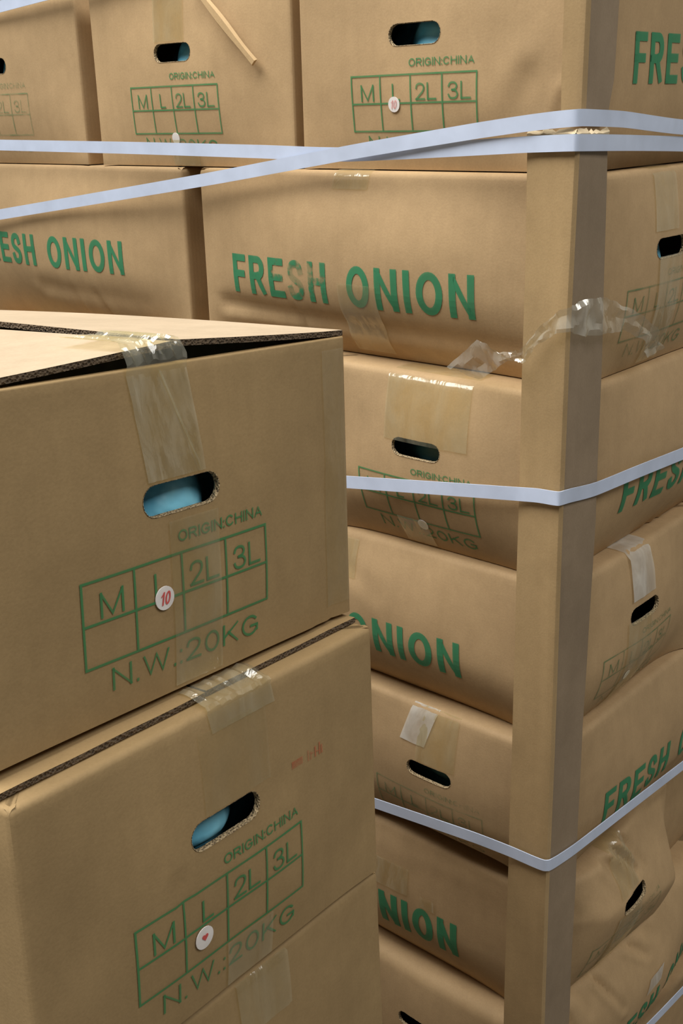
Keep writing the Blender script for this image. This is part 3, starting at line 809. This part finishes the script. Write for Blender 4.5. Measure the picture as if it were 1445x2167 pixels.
# ------------------------------------------------------------------ corner edge protectors
def angle_board(name, secs, th, mat, mat2, label, ragged=False):
    """secs: (z, free_left, crease, free_right) outer corner points from top to bottom; each leaf is a part"""
    root = bpy.data.objects.new(name, None); C.objects.link(root); root.empty_display_size = 0.05
    root.location = (secs[-1][2][0], secs[-1][2][1], secs[-1][0])
    o0 = root.location.copy()
    tag(root, label, 'edge protector')
    # interpolate
    rows = []
    for (z0, a0, b0, c0), (z1, a1, b1, c1) in zip(secs, secs[1:]):
        n = max(2, int((z0 - z1) / 0.02))
        for k in range(n):
            t = k / n; mixp = lambda p, q: Vector((p[0] + (q[0] - p[0]) * t, p[1] + (q[1] - p[1]) * t))
            rows.append((z0 + (z1 - z0) * t, mixp(a0, a1), mixp(b0, b1), mixp(c0, c1)))
    rows.append((secs[-1][0],) + tuple(Vector(p) for p in secs[-1][1:]))
    for part, side in (('left_leaf', 0), ('right_leaf', 1)):
        bm = bmesh.new(); out, inn = [], []
        for i, (z, fl_, cr, fr_) in enumerate(rows):
            fr = fl_ if side == 0 else fr_
            ro = []; ri = []
            e = (fr - cr).normalized()
            other = ((fr_ if side == 0 else fl_) - cr).normalized()
            nn = Vector((e.y, -e.x))
            if nn.dot(other) > 0: nn = -nn            # outward
            rr = 0.0035
            prof_ = [cr + e * (rr + ((fr - cr).length - rr) * q / 6) + nn * (0.0009 * noise.noise(Vector((q / 2, z * 9, side * 5.0))) * q / 6) for q in range(7)]
            first = cr + other * rr + (e + other) * -0.0 if side == 0 else cr + (e * 2.2 + other * 0.25) * rr * 0.45
            if side == 0: prof_ = [first, cr + (e + other) * rr * 0.28] + prof_[:6] + prof_[6:]
            else: prof_ = [cr + e * rr * 0.98] + prof_
            if len(prof_) > 8: prof_ = prof_[:7] + prof_[8:]
            for k, p in enumerate(prof_[:8]):
                t = k / 7
                zz = z
                if ragged and i == 0: zz += 0.004 * noise.noise(Vector((t * 12 + side * 9, 3.3, 1.0)))
                ro.append(bm.verts.new(Vector((p.x, p.y, zz)) - o0))
                pi = p - nn * th
                ri.append(bm.verts.new(Vector((pi.x, pi.y, zz)) - o0))
            out.append(ro); inn.append(ri)
        for A, B in zip(range(len(rows) - 1), range(1, len(rows))):
            for k in range(7):
                bm.faces.new((out[A][k], out[A][k + 1], out[B][k + 1], out[B][k])); bm.faces.new((inn[A][k], inn[B][k], inn[B][k + 1], inn[A][k + 1]))
            bm.faces.new((out[A][7], inn[A][7], inn[B][7], out[B][7])); bm.faces.new((out[A][0], out[B][0], inn[B][0], inn[A][0]))
        for r in (0, -1):
            for k in range(7): bm.faces.new((out[r][k], inn[r][k], inn[r][k + 1], out[r][k + 1]))
        bmesh.ops.recalc_face_normals(bm, faces=bm.faces[:])
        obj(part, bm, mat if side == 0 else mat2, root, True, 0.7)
    return root, o0

secs = [(1.4775, (-.0318, -.0205), (.0210, -.0338), (.0190, .0222)),
        (1.3122, (-.0299, -.0205), (.0210, -.0356), (.0190, .0316)),
        (1.1330, (-.0292, -.0205), (.0210, -.0335), (.0208, .0357)),
        (0.9112, (-.0278, -.0205), (.0210, -.0282), (.0208, .0330)),
        (0.7400, (-.0278, -.0205), (.0210, -.0263), (.0208, .0356)),
        (0.5500, (-.0272, -.0205), (.0210, -.0214), (.0208, .0400)),
        (0.3300, (-.0272, -.0205), (.0210, -.0200), (.0208, .0400))]
post, po = angle_board('edge_protector', secs, 0.0028, BOARD, BOARD_GREY_SHADED, 'tall cardboard corner post strapped upright against the load', True)
# torn paper fringe on the post's top end
bm = bmesh.new()
for side in (0, 1):
    prev = None
    for k in range(15):
        t = k / 14
        a = Vector((.0210, -.0338)); b = Vector((-.0318, -.0205)) if side == 0 else Vector((.0190, .0222))
        p = a + (b - a) * t; nn = Vector((0, -1)) if side == 0 else Vector((1, 0))
        h = 0.003 + 0.0045 * abs(noise.noise(Vector((t * 7 + side * 5, .7, 2)))) + 0.002 * random.random()
        cur = [bm.verts.new(Vector((p.x + nn.x * o_, p.y + nn.y * o_, z_)) - po) for o_, z_ in ((0.0006, 1.4755), (0.0014, 1.4768 + h * .4), (-0.0015, 1.4768 + h), (-0.0050, 1.476))]
        if prev:
            for i in range(3): bm.faces.new((prev[i], cur[i], cur[i + 1], prev[i + 1]))
        prev = cur
o = obj('torn_top', bm, TORN, post, True, 0.5); o['label'] = 'pale torn paper edge at the top'

secs = [(1.690, (-.0130, -.0030), (.0085, -.0050), (.0078, .0500)),
        (1.520, (-.0125, -.0030), (.0085, -.0050), (.0078, .0490)),
        (1.487, (-.0110, -.0030), (.0085, -.0050), (.0078, .0400))]
angle_board('edge_protector', secs, 0.0035, BOARD, BOARD_GREY_SHADED, 'short greyish corner strip above the straps, behind them at the top layer')

# ------------------------------------------------------------------ straps
GS = 'plastic straps round the load'
def strap(label, pts):
    o = ribbon('plastic_strap', pts, 0.0130, 0.0009, STRAP)
    return tag(o, label, 'strap', GS)
strap('level upper strap running across the top of the post',
      [(-0.992, 0.30, 1.4745), (-0.992, 0.0, 1.4735), (-0.986, -0.0115, 1.473), (-0.8858, -0.012, 1.471), (-0.8202, -0.012, 1.4698), (-0.5604, -0.012, 1.4667), (-0.3534, -0.012, 1.4634), (-0.2316, -0.015, 1.4614), (-0.0305, -0.0262, 1.4706), (-0.006, -0.0312, 1.4715), (0.0128, -0.0362, 1.4722), (0.0214, -0.0370, 1.4724), (0.0232, -0.0335, 1.4723), (0.0230, -0.0227, 1.4719), (0.0224, 0.0228, 1.4703), (0.019, 0.0854, 1.4678), (0.018, 0.1682, 1.464), (0.018, 0.3015, 1.4560), (0.034, 0.98, 1.446)])
strap('slanting upper strap that crosses over the level one and climbs to the corner',
      [(-0.992, 0.30, 1.3600), (-0.992, 0.0, 1.3630), (-0.984, -0.0135, 1.3645), (-0.9066, -0.014, 1.3745), (-0.8367, -0.014, 1.3833), (-0.4418, -0.0155, 1.4337), (-0.2232, -0.021, 1.4638), (-0.0844, -0.026, 1.4811), (-0.032, -0.029, 1.4868), (-0.0022, -0.0325, 1.4894), (0.0130, -0.0345, 1.4904), (0.0200, -0.0325, 1.4908), (0.0212, -0.0220, 1.4908), (0.0210, 0.0452, 1.488), (0.02, 0.1611, 1.479), (0.021, 0.292, 1.4740), (0.034, 0.98, 1.474)])
strap('middle strap bent round the post at half height',
      [(-1.00, -0.034, 1.06), (-0.3909, -0.036, 1.1172), (-0.225, -0.036, 1.1411), (-0.0971, -0.036, 1.1594), (-0.0289, -0.0275, 1.1663), (-0.0035, -0.0325, 1.1714), (0.0144, -0.0368, 1.1740), (0.0214, -0.0372, 1.1748), (0.0228, -0.0330, 1.1745), (0.0231, -0.018, 1.1729), (0.0230, 0.0285, 1.1665), (0.03, 0.0978, 1.1667), (0.032, 0.1933, 1.1618), (0.032, 0.3884, 1.1499), (0.030, 0.98, 1.115)])
strap('lower strap making a V round the post, over the FRESH at right',
      [(-1.00, -0.034, 0.70), (-0.3403, -0.034, 0.7477), (-0.1941, -0.034, 0.7644), (-0.0646, -0.033, 0.7790), (-0.0251, -0.026, 0.7763), (-0.0043, -0.0275, 0.7783), (0.0091, -0.0290, 0.7800), (0.0190, -0.0292, 0.7812), (0.0232, -0.0255, 0.7812), (0.0232, -0.0111, 0.7774), (0.0232, 0.0283, 0.7705), (0.028, 0.1254, 0.7658), (0.028, 0.278, 0.7475), (0.028, 0.4781, 0.7229), (0.028, 0.98, 0.67)])
strap('bottom strap cutting across the lower right corner of the picture',
      [(-1.00, -0.03, 0.25), (-0.282, -0.03, 0.3398), (-0.0192, -0.0265, 0.4100), (0.0150, -0.0262, 0.4200), (0.0230, -0.0200, 0.4200), (0.0232, -0.0060, 0.4140), (0.0240, 0.0521, 0.4060), (0.034, 0.1369, 0.4056), (0.036, 0.2429, 0.3882), (0.036, 0.3291, 0.3742), (0.03, 0.5368, 0.3274), (0.03, 0.98, 0.25)])
strap('short piece of strap in the top left corner of the picture',
      [(-0.993, 0.30, 1.6050), (-0.993, 0.006, 1.6190), (-0.984, -0.004, 1.6195), (-0.8601, -0.004, 1.6264), (-0.7962, -0.004, 1.6300), (-0.707, -0.004, 1.6358), (-0.5659, -0.004, 1.6437), (-0.50, -0.004, 1.6475)])

# ------------------------------------------------------------------ loose crumpled tape caught on the post
up = [(-0.1155, -0.012, 1.2715), (-0.0748, -0.024, 1.3035), (-0.0454, -0.031, 1.2963), (-0.021, -0.034, 1.3024), (-0.0019, -0.036, 1.3244), (0.0205, -0.0385, 1.343), (0.0245, -0.0133, 1.3477), (0.026, 0.0145, 1.3448), (0.031, 0.0567, 1.3284), (0.031, 0.1012, 1.3068), (0.022, 0.1414, 1.2793)]
lo = [(-0.0753, -0.016, 1.2653), (-0.0549, -0.024, 1.2782), (-0.0339, -0.034, 1.292), (-0.0184, -0.034, 1.2906), (-0.0013, -0.036, 1.3115), (0.0190, -0.0385, 1.3229), (0.0245, -0.0181, 1.3157), (0.025, 0.0224, 1.3121), (0.026, 0.0527, 1.3116), (0.026, 0.0907, 1.2945), (0.022, 0.1068, 1.276)]
bm = bmesh.new(); rows = []
def at(pts, t):
    x = t * (len(pts) - 1); i = min(int(x), len(pts) - 2); f = x - i
    return Vector(pts[i]).lerp(Vector(pts[i + 1]), f)
for i in range(121):
    t = i / 120; a, b = at(up, t), at(lo, t); row = []
    for k in range(7):
        p = a.lerp(b, k / 6)
        nn = Vector((0, -1, 0)) if t < 0.5 else Vector((1, 0, 0))
        j = noise.noise(Vector((t * 20, k * 0.45, 3.3))) + 0.5 * abs(noise.noise(Vector((t * 48 + k * .6, k * 0.5, 8.1))))
        p = p + nn * (0.0035 + 0.0055 * j) + Vector((0, 0, 0.0015 * noise.noise(Vector((t * 40, k * .4, 1)))))
        row.append(bm.verts.new(p))
    rows.append(row)
for A, B in zip(rows, rows[1:]):
    for k in range(6): bm.faces.new((A[k], A[k + 1], B[k + 1], B[k]))
tag(obj('loose_tape', bm, TAPE_LOOSE, None, True, 0.5), 'crumpled loose strip of clear tape wrapped round the post', 'tape')

# ------------------------------------------------------------------ thin cardboard strip on the middle top carton
bm = bmesh.new()
a0, a1 = Vector((-0.4534, -0.0045, 1.6340)), Vector((-0.3650, -0.0010, 1.5480))
dr = (a1 - a0).normalized(); sd = Vector((0, 1, 0)).cross(dr).normalized(); n0 = Vector((0, -1, 0))
rings = []
for i in range(13):
    t = i / 12; p = a0.lerp(a1, t) + n0 * (0.0015 * math.sin(t * 3.0)); wv = 0.0046 - 0.0008 * math.sin(t * 9)
    rings.append([bm.verts.new(p + sd * x * wv + n0 * y) for x, y in ((-1, 0), (-.6, .003), (.6, .0034), (1, 0.0006))])
for A, B in zip(rings, rings[1:]):
    for k in range(4): bm.faces.new((A[k], A[(k + 1) % 4], B[(k + 1) % 4], B[k]))
bm.faces.new(rings[0]); bm.faces.new(rings[-1][::-1])
bmesh.ops.recalc_face_normals(bm, faces=bm.faces[:])
tag(obj('cardboard_strip', bm, cardboard('strip_board', srgb(198, 168, 124), .6, .7, False), None, True, 0.5),
    'narrow pale cardboard strip slanting down the middle top carton', 'strip')

# ------------------------------------------------------------------ the front stack
GF = 'cartons of the front stack'
def pose(x, y, z, yaw, tx, ty):
    return T((x, y, z)) @ Matrix.Rotation(yaw, 4, 'Z') @ Matrix.Rotation(tx, 4, 'X') @ Matrix.Rotation(ty, 4, 'Y') @ T((-S0, 0, 0))
HF = 0.193
A = Carton('onion_carton', pose(0.0203, -0.3164, 1.1690, 1.6154, -0.0546, 0.0669), S0, L0, HF - 0.0008,
           'top carton of the front stack, flaps bowed open, sticker numbered 10', GF, KRAFT_FRONT,
           bulge={'front': (0.003, .5, .001), 'right': (0.002, .5, .001)}, slots=('front',), fine=('front',), open_top=True, seed=2.4, dents=0.001,
           creases={'front': [(.281, .0, .276, .10, .0032, .006), (.291, .0, .288, .085, .0030, .006), (.268, .0, .266, .05, .0012, .006)]})
A.short_print('front')
A.sticker('front', .1261, .0605, .0071, 'white round sticker with a red 10', '10', RED)
def flap_r(x, y):
    t = (S0 - x) / (S0 / 2); k = min(1, y / L0)
    return HF + 0.0030 + (0.0085 + 0.011 * k) * t ** 1.2 + 0.0025 * math.sin(math.pi * k) * (1 - t)
def flap_l(x, y):
    t = x / (S0 / 2); k = min(1, y / L0)
    return HF + 0.0030 + (0.0080 - 0.0005 * k) * t ** 1.2
fr_ = plate('outer_flap', A.root, S0 / 2 + 0.003, S0 - 0.0005, 0.002, L0 - 0.004, flap_r, 0.0036, KRAFT_FLAP_LIT)
fl_ = plate('outer_flap', A.root, 0.0005, S0 / 2 - 0.0015, 0.003, L0 - 0.004, flap_l, 0.0036, KRAFT_FLAP_LIT)
plate('inner_flap', A.root, 0.006, S0 - 0.006, 0.006, 0.080, lambda x, y: HF - 0.004 - 0.22 * (y - 0.006), 0.0045, KRAFT)
# tape bridging the open flaps and running down to the slot
def bridge_tape(car, u0, u1, prof, mat, seed, wr, label):
    bm = bmesh.new(); rows = []
    for j, (y, z, on) in enumerate(prof):
        row = []
        for i in range(25):
            f = i / 24; u = u0 + (u1 - u0) * f + (0.010 * max(0, (z - 0.13) / 0.07) * -1)
            k = wr * (noise.noise(Vector((f * 9, z * 60, seed))) + 0.8 * abs(noise.noise(Vector((f * 17, z * 35, seed + 4)))))
            if on: p = car.P('front', u, min(z, car.H), 0.0010 + abs(k) * 0.5)
            else: p = Vector((u + 0.002 * noise.noise(Vector((f * 5, z * 150, seed))), y, z)) + Vector((0, -0.5, 1)).normalized() * (k * 1.2 + 0.0016 * abs(math.sin(f * 19 + z * 160)) + 0.0002)
            row.append(bm.verts.new(p))
        rows.append(row)
    for P_, Q_ in zip(rows, rows[1:]):
        for i in range(24): bm.faces.new((P_[i], P_[i + 1], Q_[i + 1], Q_[i]))
    o = obj('tape_strip', bm, mat, car.root, True, 0.35); o['label'] = label
    return o
prof = [(0.052 - 0.008 * k, HF + 0.0128, False) for k in range(6)]
prof += [(0.006, HF + 0.0126, False), (0.002, HF + 0.0116, False), (0.0002, HF + 0.0092, False), (-0.0012, HF + 0.0066, False), (-0.0022, HF + 0.0038, False), (-0.0028, HF + 0.0008, False)]
prof += [(0, HF - 0.004 - 0.004 * k, True) for k in range(16)]
bridge_tape(A, .120, .1640, prof, TAPE_CRINKLE, 3.0, 0.0022, 'wrinkled clear tape bridging the open flaps')
A.tape('front', .1590, .1606, .130, .190, TAPE_CRINKLE, wr=0.0006, shear=-0.42, label='raised fold in the tape')
A.tape('front', .133, .172, .003, .104, TAPE, wr=0.0003, label='clear tape running down over the size table')
A.tape('front', .275, .297, .01, .185, TAPE_FAINT, wr=0.0003, label='faint tape near the side edge')
A.sack('front', 'bright blue sack showing in the slot of the top front carton', 0.008, 0.040, near=0.0048, deep=0.034, zw=0.026)

B = Carton('onion_carton', pose(0.0509, -0.3279, 0.9714, 1.6270, -0.0585, 0.0582), S0, L0, HF - 0.001,
           'middle carton of the front stack with a faded red stamp above its slot', GF, KRAFT_FRONT,
           bulge={'front': (0.004, .5, .002), 'right': (0.002, .5, .001)}, slots=('front',), fine=('front',), rtop=0.004, seed=5.2, dents=0.0012,
           creases={'front': [(.125, .19, .135, .15, .0012, .006), (.105, .10, .11, .06, .001, .005)]})
B.short_print('front')
B.sticker('front', .1200, .0507, .0074, 'white round sticker with a small red mark', None, RED, True)
def stamp(bm):
    add_rect(bm, .2075, .2185, .1238, .1290)
    for u, h in ((.2235, .006), (.2262, .0045), (.2310, .006), (.2355, .007), (.2378, .005)):
        add_rect(bm, u, u + .0015, .1226, .1228 + h * 1.25)
    add_rect(bm, .2270, .2300, .1262, .1272); add_rect(bm, .2330, .2350, .1255, .1264)
B.printed('red_stamp', 'front', stamp, RED_FADED, label='faded red stamp, hardly legible')
plate('outer_flap', B.root, S0 / 2 + 0.001, S0 - 0.002, 0.013, L0 - 0.004, lambda x, y: HF + 0.0032 + 0.0008 * noise.noise(Vector((x * 20, y * 20, 1))), 0.0036, KRAFT_FRONT)
plate('outer_flap', B.root, 0.002, S0 / 2 - 0.002, 0.011, L0 - 0.004, lambda x, y: HF + 0.0036 + 0.0008 * noise.noise(Vector((x * 20, y * 20, 5))), 0.0036, KRAFT_FRONT)
prof = [(0.022, HF + 0.0044, False), (0.020, HF + 0.0046, False), (0.018, HF + 0.0048, False), (0.016, HF + 0.0048, False), (0.014, HF + 0.0046, False),
        (0.010, HF + 0.0036, False), (0.006, HF + 0.0022, False), (0.003, HF + 0.0012, False), (0.000, HF + 0.0006, False), (-0.0015, HF - 0.002, False)]
prof += [(0, HF - 0.004 - 0.003 * k, True) for k in range(5)]
bridge_tape(B, .146, .2020, prof, TAPE_CRINKLE, 9.0, 0.0016, 'crinkled clear tape folded over the upper edge')
B.tape('front', .128, .186, .129, .1800, TAPE_FAINT, wr=0.0003, label='faint clear tape')
B.tape('front', .140, .182, .002, .034, TAPE, wr=0.0005)
B.sack('front', 'deep blue sack showing in the slot of the middle front carton', 0.002, 0.036, near=0.0095, deep=0.034, zw=0.026)

Cc = Carton('onion_carton', pose(0.0600, -0.3327, 0.7744, 1.5952, -0.0558, 0.0340), S0, L0, HF + 0.0005,
            'lowest front-stack carton in view, only its plain upper end showing', GF, KRAFT_FRONT,
            bulge={'front': (0.004, .5, .002), 'right': (0.002, .5, .001)}, slots=('front',), fine=('front',), rtop=0.004, seed=8.1, dents=0.0012)
Cc.short_print('front')
Cc.tape('front', .150, .198, .150, .190, TAPE, wr=0.0009, over=0.02, label='crinkled clear tape folded over the upper edge')
for i in range(3):
    clone(Cc, (0.0, 0.0, -0.1985 * (i + 1)), '%s carton of the front stack below the picture edge' % ('uppermost', 'middle', 'bottom')[i], GF)
